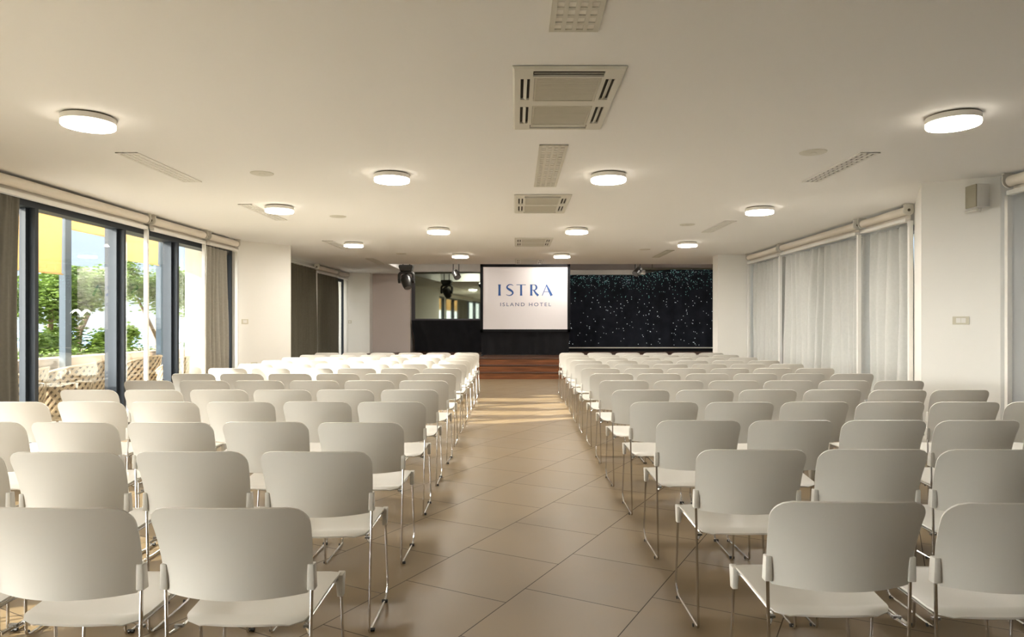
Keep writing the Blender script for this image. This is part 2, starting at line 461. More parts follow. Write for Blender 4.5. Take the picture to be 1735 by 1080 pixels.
# ---------------------------------------------------------------- roller blinds
def roller_blind(pa, pb, side, label, ends=(True, True), guide_at=(0, 1)):
    a, b = Vector((*pa, 0)), Vector((*pb, 0))
    d = (b - a).normalized(); nrm = Vector((-side, 0, 0))     # toward the room
    t = thing('roller_blind', label, 'blind', (a.x, a.y, 0), group='rolled up blinds along the window walls')
    L = (b - a).length
    loc = lambda s, off, z: tuple((d * s) + nrm * off + Vector((0, 0, z)))
    m = MB().tube([loc(0.05, 0, 2.795), loc(L - 0.05, 0, 2.795)], 0.056, 20)
    m.build('fabric_roll', M['cream'], t, smooth=True)
    # bottom bar with hanging edge of the fabric
    ang = math.atan2(d.y, d.x)
    R = Matrix.Rotation(ang, 4, 'Z')
    off = 0.02
    sgn = 1 if side > 0 else -1                 # local +y is left of d
    def bx(s0, s1, o0, o1, z0, z1):
        m = MB()
        vs = []
        lo, hi = sorted((o0, o1))
        for z in (z0, z1):
            for o_ in (lo, hi):
                for s in (s0, s1):
                    vs.append(loc(s, o_, z))
        m.add(vs, [(0, 2, 3, 1), (4, 5, 7, 6), (0, 1, 5, 4), (1, 3, 7, 5), (3, 2, 6, 7), (2, 0, 4, 6)])
        return m
    bx(0.03, L - 0.03, -0.030, 0.035, 2.655, 2.700).build('bottom_bar', M['white'], t, bevel=0.006)
    bx(0.04, L - 0.04, -0.038, -0.031, 2.69, 2.79).build('fabric', M['cream'], t)
    for e, s in zip(ends, (0.02, L - 0.02)):
        if not e: continue
        br = bx(s - 0.02, s + 0.02, -0.05, 0.06, 2.865, 2.879)
        pl = loc(s, 0.0, 2.80)
        br.tube([loc(s - 0.006, 0, 2.80), loc(s + 0.006, 0, 2.80)], 0.068, 20)
        br.add(bx(s - 0.005, s + 0.005, -0.065, 0.065, 2.80, 2.866).v, [(0, 2, 3, 1), (4, 5, 7, 6), (0, 1, 5, 4), (1, 3, 7, 5), (3, 2, 6, 7), (2, 0, 4, 6)])
        br.build('bracket', M['bracket'], t)
        k = MB().tube([loc(s - 0.012, 0, 2.80), loc(s + 0.012, 0, 2.80)], 0.018, 12).build('axle', M['gap'], t)
    for s in [(0.0, L)[g] for g in guide_at]:
        bx(s - 0.022, s + 0.022, -0.035, 0.015, 0.0, 2.66).build('guide_rail', M['white'], t, bevel=0.003)
    return t
roller_blind((-5.10, 3.2), (-5.09, 9.45), -1, 'long cream roller blind rolled up over the left terrace windows', (True, True), (1,))
roller_blind((-5.085, 9.53), (-5.06, 11.13), -1, 'cream rolled blind between the two white guide rails, left wall', (True, True), (1,))
roller_blind((-5.055, 11.21), (-5.02, 12.34), -1, 'short cream rolled blind above the light grey curtain, left wall', (True, True), (1,))
roller_blind((-5.02, 17.25), (-5.0, 19.1), -1, 'dim rolled blind above the dark olive curtain', (True, True), (0,))
roller_blind((-5.0, 19.15), (-4.99, 20.3), -1, 'small bright blind above the narrow far window', (True, True), (1,))
roller_blind((5.06, 14.9), (5.05, 13.1), 1, 'farthest cream rolled blind on the right wall', (True, True), (0, 1))
roller_blind((5.04, 13.0), (5.0, 10.0), 1, 'middle cream rolled blind on the right wall', (True, True), (1,))
roller_blind((5.0, 9.9), (4.98, 8.66), 1, 'cream rolled blind beside the speaker pier, right wall', (True, True), (1,))
roller_blind((4.99, 6.95), (4.99, 2.6), 1, 'cream rolled blind cut by the right photo edge', (True, True), (0,))

# ---------------------------------------------------------------- curtains
def curtain(name, path, z0, z1, m, label, pitch=0.16, amp=0.045, seed=0, flare=None, group='floor length curtains at the windows'):
    rnd = random.Random(seed)
    P = [Vector((*p, 0)) for p in path]
    seg = [(P[i + 1] - P[i]).length for i in range(len(P) - 1)]
    L = sum(seg)
    n = max(24, int(L / 0.010)); nv = 22
    def at(s):
        s = max(0, min(L, s)); i = 0
        while i < len(seg) - 1 and s > seg[i]: s -= seg[i]; i += 1
        d = (P[i + 1] - P[i]).normalized()
        return P[i] + d * s, Vector((-d.y, d.x, 0))
    ph = [rnd.uniform(0, 6.28) for _ in range(8)]
    # irregular phase so that folds differ
    def phase(s, v):
        return 2 * PI * s / pitch + 1.1 * math.sin(s * 2.3 + ph[0]) + 0.8 * math.sin(s * 5.1 + ph[1]) + 0.35 * math.sin(3 * v + s * 3 + ph[2])
    def fn(u, v):
        s = u * L
        p, nn = at(s)
        th = phase(s, v)
        a = amp * (0.55 + 0.45 * v) * (0.75 + 0.35 * math.sin(s * 3.7 + ph[3]))
        a2 = 0.006 * math.sin(2.3 * th + 2 * v + ph[4]) * (1 - 0.3 * v)
        top = 0.010 * smoothstep(1 - v * 12) * math.sin(3 * th)
        off = a * math.sin(th) + a2 + top + 0.012 * math.sin(v * 5 + s * 4 + ph[5])
        d = Vector((nn.y, -nn.x, 0))
        side = 0.018 * math.sin(th * 0.5 + v * 2.2 + ph[6]) * v
        q = p + nn * off + d * side
        if flare: q = q + d * flare(u, v)
        return (q.x, q.y, z1 + (z0 - z1) * v)
    o = MB().grid(fn, n, nv).build(name, m, smooth=True, solid=0.003, angle=80)
    return tag(o, label, 'curtain', group)
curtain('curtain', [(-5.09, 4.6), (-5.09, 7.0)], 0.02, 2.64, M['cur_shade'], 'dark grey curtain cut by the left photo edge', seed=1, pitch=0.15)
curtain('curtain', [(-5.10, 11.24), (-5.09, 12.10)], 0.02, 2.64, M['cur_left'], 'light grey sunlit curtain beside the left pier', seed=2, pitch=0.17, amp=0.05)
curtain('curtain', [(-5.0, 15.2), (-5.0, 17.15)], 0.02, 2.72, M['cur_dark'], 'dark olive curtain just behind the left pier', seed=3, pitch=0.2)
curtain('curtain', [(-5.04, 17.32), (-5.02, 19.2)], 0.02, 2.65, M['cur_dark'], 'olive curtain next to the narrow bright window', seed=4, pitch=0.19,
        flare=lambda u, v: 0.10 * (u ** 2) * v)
MB().tube([(-5.04, 15.25, 2.77), (-5.02, 17.2, 2.77)], 0.014).build('curtain_rail', M['white'])
tag(C.objects['curtain_rail'], 'thin white curtain rail above the dark olive curtain', 'rail')
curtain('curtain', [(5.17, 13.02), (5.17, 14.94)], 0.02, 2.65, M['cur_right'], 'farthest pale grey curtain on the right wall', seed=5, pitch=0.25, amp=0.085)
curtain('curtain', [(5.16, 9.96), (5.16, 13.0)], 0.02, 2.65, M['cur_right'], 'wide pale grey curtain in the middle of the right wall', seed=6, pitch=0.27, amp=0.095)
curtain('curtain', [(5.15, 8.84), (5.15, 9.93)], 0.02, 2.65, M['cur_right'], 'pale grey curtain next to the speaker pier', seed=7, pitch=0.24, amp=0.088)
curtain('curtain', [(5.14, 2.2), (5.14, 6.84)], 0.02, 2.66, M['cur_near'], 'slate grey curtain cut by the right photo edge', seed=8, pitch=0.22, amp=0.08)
curtain('curtain', [(5.10, -3.8), (5.10, 2.0)], 0.02, 2.66, M['cur_near'], 'slate grey curtain outside the photo on the right wall', seed=9, pitch=0.15)

curtain('curtain', [(-5.06, -3.9), (-5.06, -1.9)], 0.02, 2.70, M['cur_left'], 'dark grey curtain added out of view on the left to lower daylight', seed=10, pitch=0.15)  # unseen curtain added to cut the light from the near windows
# ================================================================ CHAIRS
def make_chair():
    t = thing('conference_chair', 'x', 'chair')
    pl = M['plastic']
    # seat shell
    def seat(u, v):
        # v 0 rear .. 1 front
        s = 2 * u - 1
        y = 0.035 + 0.395 * v
        hw = 0.196 + 0.012 * smoothstep(v)
        rr = 0.055
        dy = rr - 0.395 * v
        if dy > 0: hw -= rr - math.sqrt(max(0, rr * rr - dy * dy)) * 1.0
        fr = 0.02
        dy = fr - 0.395 * (1 - v)
        if dy > 0: hw -= (fr - math.sqrt(max(0, fr * fr - dy * dy)))
        y -= 0.012 * (1 - s * s) * (1 - v)
        z = 0.437 + 0.018 * smoothstep(v * 1.3) - 0.014 * math.sin(PI * min(1, v * 1.05)) * (1 - s * s)
        z -= 0.016 * smoothstep(1 - v / 0.10) + 0.022 * smoothstep((v - 0.90) / 0.10) * (1 - 0.5 * abs(s))
        z -= 0.006 * abs(s) ** 6
        return (s * hw, y, z)
    m = MB().grid(seat, 16, 22)
    so = m.build('seat', pl, t, smooth=True, solid=0.008, angle=60)
    # seat's front sleeves
    for s in (-1, 1):
        m = MB()
        m.frustum((s * 0.207 - 0.011, s * 0.207 + 0.011, 0.387, 0.417), (s * 0.207 - 0.013, s * 0.207 + 0.013, 0.375, 0.425), 0.362, 0.446)
        m.build('front_sleeve', pl, t, bevel=0.004, smooth=True)
    # backrest shell
    Z0, Z1 = 0.535, 0.815
    def back(u, v):
        s = 2 * u - 1
        vv = 1 - (1 - v) ** 1.25
        z = Z0 + (Z1 - Z0) * vv
        hw = 0.222 + 0.017 * vv
        r = 0.058; dz = r - (Z1 - z)
        if dz > 0: hw -= r - math.sqrt(max(0, r * r - dz * dz))
        r = 0.012; dz = r - (z - Z0)
        if dz > 0: hw -= r - math.sqrt(max(0, r * r - dz * dz))
        k = (hw * s / 0.238) ** 2
        y = 0.012 - (0.062 - 0.030 * vv) * (1 - k) - 0.092 * vv ** 1.9
        zz = z - 0.010 * (1 - k) * (1 - vv) + 0.004 * (1 - k) * vv
        return (s * hw, y, zz)
    MB().grid(back, 20, 20).build('backrest', pl, t, smooth=True, solid=0.006, angle=60)
    for s in (-1, 1):
        m = MB()
        m.frustum((s * 0.224 - 0.012, s * 0.224 + 0.012, -0.014, 0.018), (s * 0.224 - 0.010, s * 0.224 + 0.010, -0.016, 0.012), 0.542, 0.622)
        m.build('back_sleeve', pl, t, bevel=0.003, smooth=True)
    # chrome sled, one bent rod per side
    for s in (-1, 1):
        p = bend([(s * 0.224, 0.0, 0.60), (s * 0.222, 0.0, 0.50), (s * 0.212, 0.0, 0.0075), (s * 0.216, 0.372, 0.0075), (s * 0.222, 0.396, 0.055), (s * 0.207, 0.402, 0.43), (s * 0.195, 0.36, 0.428), (s * 0.188, 0.05, 0.412), (s * 0.216, 0.006, 0.40)], 0.022, 3)
        MB().tube(p, 0.0056, 8).build('sled_leg', M['chrome'], t, smooth=True)
    for y, z in ((0.09, 0.409), (0.31, 0.421)):
        MB().tube([(-0.19, y, z), (0.19, y, z)], 0.0055, 8).build('crossbar', M['chrome'], t, smooth=True)
    for s in (-1, 1):
        MB().box(s * 0.200 - 0.013, s * 0.200 + 0.013, 0.030, 0.042, 0.409, 0.417).build('linking_clip', M['chromedark'], t)
    for s in (-1, 1):
        for y in (0.035, 0.345):
            g = MB().tube([(s * 0.214 - 0.011, y, 0.0085), (s * 0.214 + s * 0.016 , y, 0.0085)], 0.0080, 8)
            g.build('foot_glide', M['rubber'], t)
    return t
proto = make_chair()
parts = [x for x in list(C.objects) if x.parent == proto]
ORD = ['nearest', 'second', 'third', 'fourth', 'fifth', 'sixth', 'seventh', 'eighth', 'ninth', 'tenth', 'eleventh', 'twelfth']
def rowname(i):
    if i == 0: return 'in the row nearest the camera'
    if i == 12: return 'in the row nearest the stage'
    if i == 11: return 'in the row second from the stage'
    return 'in the %s row from the camera' % ORD[i]
SEAT = ['on the aisle', 'second from the aisle', 'third from the aisle', 'fourth from the aisle', 'fifth from the aisle', 'outermost']
DL = [2.09, 2.965, 3.83, 4.81, 5.67, 6.58, 7.49, 8.40, 9.29, 10.17, 11.07, 12.0, 12.9]
DR = [2.15, 3.02, 3.90, 4.80, 5.67, 6.58, 7.49, 8.40, 9.29, 10.17, 11.07, 12.0, 12.9]
rnd = random.Random(3)
first = True
for side in (-1, 1):
    for i in range(13):
        dd = (DL if side < 0 else DR)[i]
        c0 = -(0.827 + 0.0076 * dd) if side < 0 else 1.010 + 0.003 * dd
        for k in range(6):
            x = c0 + side * k * 0.523
            if first: r = proto; first = False
            else:
                r = proto.copy(); C.objects.link(r)
                for p in parts:
                    if p.name.startswith(('foot_glide', 'linking_clip')) and i > 5: continue
                    q = p.copy(); C.objects.link(q); q.parent = r
            r.location = (x + rnd.uniform(-0.006, 0.006), dd + rnd.uniform(-0.012, 0.012), 0)
            r.rotation_euler = (0, 0, math.radians(rnd.uniform(-1.0, 1.0)))
            r['label'] = 'white plastic chair %s, %s, %s block' % (SEAT[k], rowname(i), 'left' if side < 0 else 'right')
            r['group'] = 'chairs in the %s seating block' % ('left' if side < 0 else 'right')

# ================================================================ CEILING FITTINGS
def ceiling_lamp():
    t = thing('ceiling_lamp', 'x', 'lamp')
    MB().lathe([(0.150, -0.018), (0.165, -0.012), (0.165, 0.0)], 40).build('base', M['gap'], t)
    MB().lathe([(0.172, -0.052), (0.180, -0.050), (0.180, -0.014), (0.176, -0.010), (0.150, -0.010)], 48).build('rim', M['rim'], t, smooth=True)
    MB().lathe([(0.12, -0.0825), (0.172, -0.080), (0.172, -0.0795), (0.10, -0.0795)], 48).build('diffuser', M['diff'], t, smooth=True)
    MB().lathe([(0.1725, -0.080), (0.178, -0.076), (0.179, -0.070), (0.178, -0.052), (0.10, -0.0525), (0.10, -0.079)], 48).build('diffuser_edge', M['diffedge'], t, smooth=True)
    return t
L0 = ceiling_lamp()
lamps = [(-3.14, 5.03, 'large looking lamp nearest the left photo edge, above the left window bay'),
         (3.20, 5.01, 'large looking lamp nearest the right photo edge, ahead of the wall speaker'),
         (-1.26, 6.96, 'lamp left of the long ceiling grille, nearest of the left inner line'),
         (0.942, 6.96, 'lamp right of the long ceiling grille, nearest of the right inner line'),
         (-3.06, 8.86, 'lamp overlapping a pale ceiling grille on the left'),
         (3.197, 8.98, 'lamp above the right curtains near a slim ceiling grille'),
         (-1.23, 10.9, 'middle lamp of the left inner line'),
         (0.968, 10.9, 'middle lamp of the right inner line'),
         (-3.03, 12.79, 'lamp with a bright sun streak beside it, near the left pier'),
         (3.20, 12.76, 'lamp farthest along the right outer line, above the star curtain'),
         (-1.205, 14.87, 'small looking lamp left of the screen top'),
         (1.0, 14.87, 'small looking lamp right of the screen top')]
for i, (x, y, l) in enumerate(lamps):
    r = L0 if i == 0 else copy_tree(L0)
    r.location = (x, y, H)
    r['label'] = 'round white ' + l
    r['group'] = 'round ceiling lamps'

for x, l in ((-2.1, 'above the mirror'), (1.2, 'above the projection screen'), (4.2, 'above the star curtain')):  # unseen lamps added to light the screen and stage
    r = copy_tree(L0); r.location = (x, 17.95, 3.36)
    r['label'] = 'added unseen round white lamp in the raised stage ceiling ' + l
    r['group'] = 'added unseen lamps in the stage recess'
def cassette():
    W, L, T = 0.683, 1.28, 0.016
    t = thing('air_conditioner', 'x', 'air conditioner')
    # sloped outer border
    m = MB()
    xs = [0, 0.050, 0.108, 0.125, W - 0.125, W - 0.108, W - 0.050, W]
    holes = [(0.125, W - 0.125, 0.045, 0.135), (0.125, W - 0.125, L - 0.135, L - 0.045)]
    for y0, y1 in ((0.175, 0.565), (0.715, 1.105)):
        holes += [(0.050, 0.108, y0, y1), (W - 0.108, W - 0.050, y0, y1), (0.135, W - 0.135, y0 - 0.02, y1 + 0.025)]
    xe = sorted({0.012, W - 0.012} | {h[0] for h in holes} | {h[1] for h in holes})
    ye = sorted({0.012, L - 0.012} | {h[2] for h in holes} | {h[3] for h in holes})
    for i in range(len(xe) - 1):
        for j in range(len(ye) - 1):
            cx, cy = (xe[i] + xe[i + 1]) / 2, (ye[j] + ye[j + 1]) / 2
            if any(h[0] < cx < h[1] and h[2] < cy < h[3] for h in holes): continue
            m.box(xe[i], xe[i + 1], ye[j], ye[j + 1], -T, -0.002)
    def ring(o, i_, z0, z1):
        A = [(o[0], o[2], z0), (o[1], o[2], z0), (o[1], o[3], z0), (o[0], o[3], z0)]
        B = [(i_[0], i_[2], z1), (i_[1], i_[2], z1), (i_[1], i_[3], z1), (i_[0], i_[3], z1)]
        m.add(A + B, [(k, (k + 1) % 4, 4 + (k + 1) % 4, 4 + k) for k in range(4)])
    ring((0, W, 0, L), (0.012, W - 0.012, 0.012, L - 0.012), -0.004, -T)
    ring((0, W, 0, L), (0, W, 0, L), 0.0, -0.004)
    m.build('panel', M['acpanel'], t, fix=False)
    MB().box(0.03, W - 0.03, 0.03, L - 0.03, -0.0018, -0.0004).build('cavity_shade', M['cavity_shade'], t)  # thin dark plate stands in for the shade above the slots
    def vane(x0, x1, y0, y1, along_x, flip):
        m = MB()
        cx, cy = (x0 + x1) / 2, (y0 + y1) / 2
        if along_x:
            R = Matrix.Translation((cx, cy, -0.010)) @ Matrix.Rotation(flip * 0.3, 4, 'X')
            m.box(-(x1 - x0) / 2 + 0.006, (x1 - x0) / 2 - 0.006, -0.012, 0.012, -0.0015, 0.0015, R)
        else:
            R = Matrix.Translation((cx, cy, -0.010)) @ Matrix.Rotation(flip * 0.45, 4, 'Y')
            m.box(-0.010, 0.012, -(y1 - y0) / 2 + 0.006, (y1 - y0) / 2 - 0.006, -0.0025, 0.0025, R)
        m.build('air_vane', M['acpanel'], t)
    vane(*holes[0], True, 1); vane(*holes[1], True, -1)
    for y0, y1 in ((0.175, 0.565), (0.715, 1.105)):
        vane(0.050, 0.108, y0, y1, False, 1); vane(W - 0.108, W - 0.050, y0, y1, False, -1)
        g = MB()
        a, b = y0 - 0.02, y1 + 0.025
        g.box(0.137, 0.150, a, b, -T - 0.002, -0.006); g.box(W - 0.150, W - 0.137, a, b, -T - 0.002, -0.006)
        g.box(0.15, W - 0.15, a, a + 0.012, -T - 0.002, -0.006); g.box(0.15, W - 0.15, b - 0.012, b, -T - 0.002, -0.006)
        n = 24
        for k in range(n):
            yy = a + 0.014 + (b - a - 0.028) * k / n
            g.box(0.15, W - 0.15, yy, yy + (b - a - 0.028) / n * 0.72, -T - 0.001, -0.012)
        g.build('intake_grille', M['intake'], t)
    return t
A0 = cassette()
for i, (y, l) in enumerate(((4.04, 'largest looking ceiling air conditioner, nearest the camera'), (8.05, 'second ceiling air conditioner, beyond the long slotted grille'),
                            (12.06, 'third ceiling air conditioner from the camera'), (15.98, 'ceiling air conditioner nearest the stage, just above the screen'))):
    r = A0 if i == 0 else copy_tree(A0)
    r.location = (-0.02, y, H - 0.004)
    r['label'] = 'cream ' + l if i else l.replace('ceiling', 'cream ceiling')
    r['group'] = 'air conditioners along the ceiling centre line'

def slot_grille(x0, x1, y0, y1, cols, rows, label, m=None, blades=True):
    t = thing('ceiling_grille', label, 'air vent', (x0, y0, H), group='slotted air grilles in the ceiling')
    W, L, b = x1 - x0, y1 - y0, 0.016
    g = MB()
    pc = (W - 2 * b) / cols; pr = (L - 2 * b) / rows
    for i in range(cols + 1):
        c = b + i * pc
        a0, a1 = (0, b + pc * 0.2) if i == 0 else ((c - pc * 0.2, W) if i == cols else (c - pc * 0.2, c + pc * 0.2))
        g.box(a0, a1, 0, L, -0.010, -0.001)
    for j in range(rows + 1):
        c = b + j * pr
        a0, a1 = (0, b + pr * 0.14) if j == 0 else ((c - pr * 0.14, L) if j == rows else (c - pr * 0.14, c + pr * 0.14))
        g.box(0.001, W - 0.001, a0, a1, -0.0097, -0.001)
    g.build('face_plate', m or M['grille'], t)
    MB().box(0.008, W - 0.008, 0.008, L - 0.008, -0.0009, -0.0003).build('duct_shade_plate', M['cavity_shade'], t)  # flat dark plate stands in for the shaded depth of the duct
    if blades:
        for j in range(rows):
            cy = b + (j + 0.5) * pr
            MB().box(b + 0.002, W - b - 0.002, cy - pr * 0.22, cy + pr * 0.38, -0.0055, -0.002).build('louvre_slat', M['blade'], t)
    return t
slot_grille(0.172, 0.427, 1.80, 3.56, 4, 21, 'square slotted cream grille cut by the top photo edge')
slot_grille(0.200, 0.447, 5.82, 7.58, 4, 21, 'long slotted cream grille between two air conditioners')
slot_grille(-3.56, -3.36, 6.08, 7.33, 3, 13, 'long bright grille left, nearest the terrace windows', M['white'])
slot_grille(-3.53, -3.35, 8.70, 10.03, 3, 13, 'pale grille partly behind a round lamp on the left', M['white'])
slot_grille(-3.54, -3.34, 12.5, 13.9, 3, 13, 'small grille beside the lamp near the left pier', M['white'])
slot_grille(-3.50, -3.30, 15.9, 17.3, 3, 13, 'dim grille beside the stage recess on the left')
slot_grille(3.06, 3.24, 6.08, 7.33, 3, 13, 'long dark slotted grille right, nearest the round sensor plate', M['white'], blades=False)
slot_grille(3.08, 3.26, 10.1, 11.36, 3, 13, 'slim grille beyond the right middle lamp', M['white'])
slot_grille(3.10, 3.27, 14.1, 15.6, 3, 13, 'small grille above the star curtain')

for x, y, l in ((-2.57, 6.93, 'left round cover nearest the camera'), (-2.52, 9.7, 'middle left round cover near the pale grille'), (-2.48, 14.8, 'faint round cover left of the stage'),
                (2.64, 6.08, 'round cover beside the long right grille'), (2.63, 10.5, 'middle right round cover'), (2.63, 13.97, 'far right round cover near the stage')):
    o = MB().lathe([(0.03, -0.014), (0.034, -0.010), (0.105, -0.009), (0.115, -0.005), (0.116, 0)], 32).build('ceiling_cover', M['acpanel'], smooth=True)
    o.location = (x, y, H)
    tag(o, 'flat white ' + l, 'ceiling cover', 'flat round ceiling covers')

# ---------------------------------------------------------------- speaker, switches
a = Vector((4.40, 7.43, 0)); b = Vector((4.99, 7.05, 0))
fd = (b - a).normalized(); fang = math.atan2(fd.y, fd.x)          # direction of the pier face
fn_ = Vector((fd.y, -fd.x, 0))                                     # out of the pier toward the camera
def on_face(s, off, z): return a + fd * s + fn_ * off + Vector((0, 0, z))
p = Vector((4.75, 7.045, 2.665))
t = thing('wall_speaker', 'beige and white box speaker mounted high on the right pier', 'speaker', p, 0)
MB().box(-0.058, 0.07, -0.085, 0.085, -0.117, 0.117).build('cabinet', M['spk'], t, bevel=0.008)
MB().box(-0.072, -0.0585, -0.084, 0.084, -0.116, 0.116).build('front_grille', M['spkg'], t, bevel=0.005)
m = MB()
m.box(-0.035, 0.055, -0.0875, -0.0852, -0.085, 0.095)
pn = m.build('terminal_panel', M['spk'], t)
for zz in (0.055, 0.0, -0.05):
    MB().box(-0.02, 0.045, -0.090, -0.0876, zz - 0.018, zz + 0.018).build('terminal', M['spk'], pn)
MB().tube([(0.0, 0.0, -0.1172), (0.0, 0.0, -0.135), (0.0, 0.10, -0.135), tuple(on_face(0.40, 0.004, 2.53) - p)], 0.009).build('bracket', M['bracket'], t)
MB().tube([(-0.03, -0.03, -0.1172), (-0.025, -0.03, -0.155), (0.02, -0.02, -0.16), (0.04, 0, -0.1172)], 0.003, 6).build('cable', M['bracket'], t)

def switch(p, ang, w_, h_, label, group='switch plates on the walls', gang=2):
    t = thing('light_switch', label, 'switch', p, ang, group)
    MB().box(-w_ / 2, w_ / 2, -0.009, -0.0008, -h_ / 2, h_ / 2).build('plate', M['switch'], t, bevel=0.002)
    for k in range(gang):
        x0 = -w_ * 0.30 + k * w_ * 0.6 / gang
        MB().box(x0 + 0.002, x0 + w_ * 0.6 / gang - 0.002, -0.013, -0.009, -h_ * 0.3, h_ * 0.3).build('rocker', M['white'], t)
    return t
px = lambda x, y, d: Vector(((x - VPX) * d / F_PX, d, EYE + (VPY - y) * d / F_PX))
s_ = 0.36
switch(on_face(s_, 0, 1.39), fang, 0.15, 0.085, 'cream double light switch on the right pier below the speaker')
a2 = Vector((-5.05, 12.47, 0)); b2 = Vector((-4.37, 13.3, 0)); f2 = (b2 - a2).normalized(); g2 = math.atan2(f2.y, f2.x)
switch(a2 + f2 * 0.12 + Vector((0, 0, 1.40)), g2, 0.13, 0.09, 'small cream switch on the left pier beside the curtain', gang=1)
switch(a2 + f2 * 0.30 + Vector((0, 0, 0.60)), g2, 0.13, 0.09, 'low socket plate on the left pier just above the chairs', gang=1)
switch(Vector((-4.93, 20.34, 1.42)), 0, 0.10, 0.09, 'tiny switch on the cream wall beside the narrow window', gang=1)

# ================================================================ STAGE
# projection screen
SY = 18.6
def SX(x): return (x - VPX) * SY / F_PX
def SZ(y): return EYE + (VPY - y) * SY / F_PX
t = thing('projection_screen', 'white projection screen with blue hotel lettering in a black frame', 'screen', (0, SY, 0.5))
zz = -0.5
m = MB()
x0, x1, z0, z1 = SX(813.8), SX(966), SZ(563) + zz, SZ(448) + zz
bw = 0.075
for bx in ((x0, x1, z1 - bw, z1), (x0, x1, z0, z0 + bw), (x0, x0 + bw, z0, z1), (x1 - bw, x1, z0, z1)):
    m.box(bx[0], bx[1], -0.03, 0.03, bx[2], bx[3])
m.build('frame', M['black'], t)
scr = MB().box(x0 + bw * .8, x1 - bw * .8, -0.012, 0.0, z0 + bw * .8, z1 - bw * .8).build('screen_surface', M['screen'], t)
m = MB()
for x in (x0 + 0.06, x1 - 0.06):
    m.box(x - 0.02, x + 0.02, 0.04, 0.08, 0.02, z1 - 0.1)
    m.box(x - 0.03, x + 0.03, -0.35, 0.45, 0.0, 0.03)
m.build('stand', M['blackm'], t)
def skirt(u, v):
    x = x0 + 0.03 + (x1 - x0 - 0.06) * u
    return (x, -0.0 + 0.014 * math.sin(u * 40 + 1.5 * math.sin(u * 9)) * (0.2 + v) + 0.02, z0 + 0.01 + (0.012 - z0) * v)
MB().grid(skirt, 90, 6).build('skirt', M['black'], t, smooth=True, solid=0.004, angle=80)

# lettering as flat strokes with varying weight, unit = cap height
def stroke(m, pts, X, Z, S, y=-0.014):
    """pts = [(x, z, w)]; flat ribbon"""
    n = len(pts); vs = []
    for i, (x, z, w_) in enumerate(pts):
        a_ = pts[max(0, i - 1)]; b_ = pts[min(n - 1, i + 1)]
        d = Vector((b_[0] - a_[0], b_[1] - a_[1])).normalized()
        nx, nz = -d.y * w_ / 2, d.x * w_ / 2
        vs += [(X + (x + nx) * S, y, Z + (z + nz) * S), (X + (x - nx) * S, y, Z + (z - nz) * S)]
    base = len(vs)
    vs2 = [(v[0], v[1] + 0.0016, v[2]) for v in vs]
    fs = [(2 * i, 2 * i + 1, 2 * i + 3, 2 * i + 2) for i in range(n - 1)]
    m.add(vs + vs2, fs + [tuple(base + k for k in f[::-1]) for f in fs] +
          [(2 * i, 2 * i + 2, base + 2 * i + 2, base + 2 * i) for i in range(n - 1)] + [(2 * i + 1, base + 2 * i + 1, base + 2 * i + 3, 2 * i + 3) for i in range(n - 1)])
CX = lambda x: SX(660 + x * 0.2129)
CZ = lambda y: SZ(420 + y * 0.2129) - 0.5
S = CZ(293) - CZ(382)
Zb = CZ(382)
u1 = 1 / 89.0
m = MB()
stroke(m, [(0, 0, .24), (0, .12, .20), (0, .5, .185), (0, .88, .20), (0, 1, .24)], CX(875), Zb, S)                     # I
pts = []
ctrl = [(.66, .90, .04), (.52, .975, .06), (.33, .985, .08), (.17, .90, .11), (.10, .76, .14), (.18, .63, .17), (.36, .52, .20), (.54, .40, .17), (.62, .25, .14), (.54, .10, .11), (.36, .02, .08), (.18, .03, .06), (.03, .10, .04)]
for i in range(len(ctrl) - 1):
    p0, p1, p2, p3 = ctrl[max(0, i - 1)], ctrl[i], ctrl[i + 1], ctrl[min(len(ctrl) - 1, i + 2)]
    for k in range(4):
        q = k / 4
        pts.append(tuple(0.5 * ((2 * b_) + (-a_ + c_) * q + (2 * a_ - 5 * b_ + 4 * c_ - d_) * q * q + (-a_ + 3 * b_ - 3 * c_ + d_) * q ** 3) for a_, b_, c_, d_ in zip(p0, p1, p2, p3)))
pts.append(ctrl[-1])
stroke(m, pts, CX(926), Zb, S)                                                                                         # S
stroke(m, [(0, .97, .05), (.84, .97, .05)], CX(1010), Zb, S)                                                           # T
stroke(m, [(.42, 0, .22), (.42, .15, .18), (.42, .95, .17)], CX(1010), Zb, S)
stroke(m, [(.11, 0, .23), (.11, .15, .19), (.11, .85, .19), (.11, 1, .21)], CX(1118), Zb, S)                          # R
arc = [(.20, .97, .05)] + [(.38 + .20 * math.sin(k * PI / 10), .735 + .235 * math.cos(k * PI / 10), .05 + .11 * math.sin(k * PI / 10)) for k in range(11)] + [(.20, .50, .05)]
stroke(m, arc, CX(1118), Zb, S)
stroke(m, [(.33, .50, .12), (.52, .22, .17), (.74, 0, .20)], CX(1118), Zb, S)
stroke(m, [(.05, 0, .06), (.46, .99, .06)], CX(1210), Zb, S)                                                           # A
stroke(m, [(.42, .99, .10), (.66, .5, .19), (.90, 0, .23)], CX(1210), Zb, S)
stroke(m, [(.20, .34, .05), (.74, .34, .05)], CX(1210), Zb, S)
m.build('logo_text', M['blue'], scr, fix=False)
cu = bpy.data.curves.new('sub', 'FONT'); cu.body = 'ISLAND HOTEL'
cu.size = 1.0; cu.space_character = 1.35; cu.extrude = 0.004
tmp = bpy.data.objects.new('tmp', cu); C.objects.link(tmp)
bpy.context.view_layer.update()
me = bpy.data.meshes.new_from_object(tmp.evaluated_get(bpy.context.evaluated_depsgraph_get()))
bpy.data.objects.remove(tmp)
xs_ = [v.co.x for v in me.vertices]; ys_ = [v.co.y for v in me.vertices]
tx0, tx1, tz0, tz1 = CX(882), CX(1285), CZ(466), CZ(438)
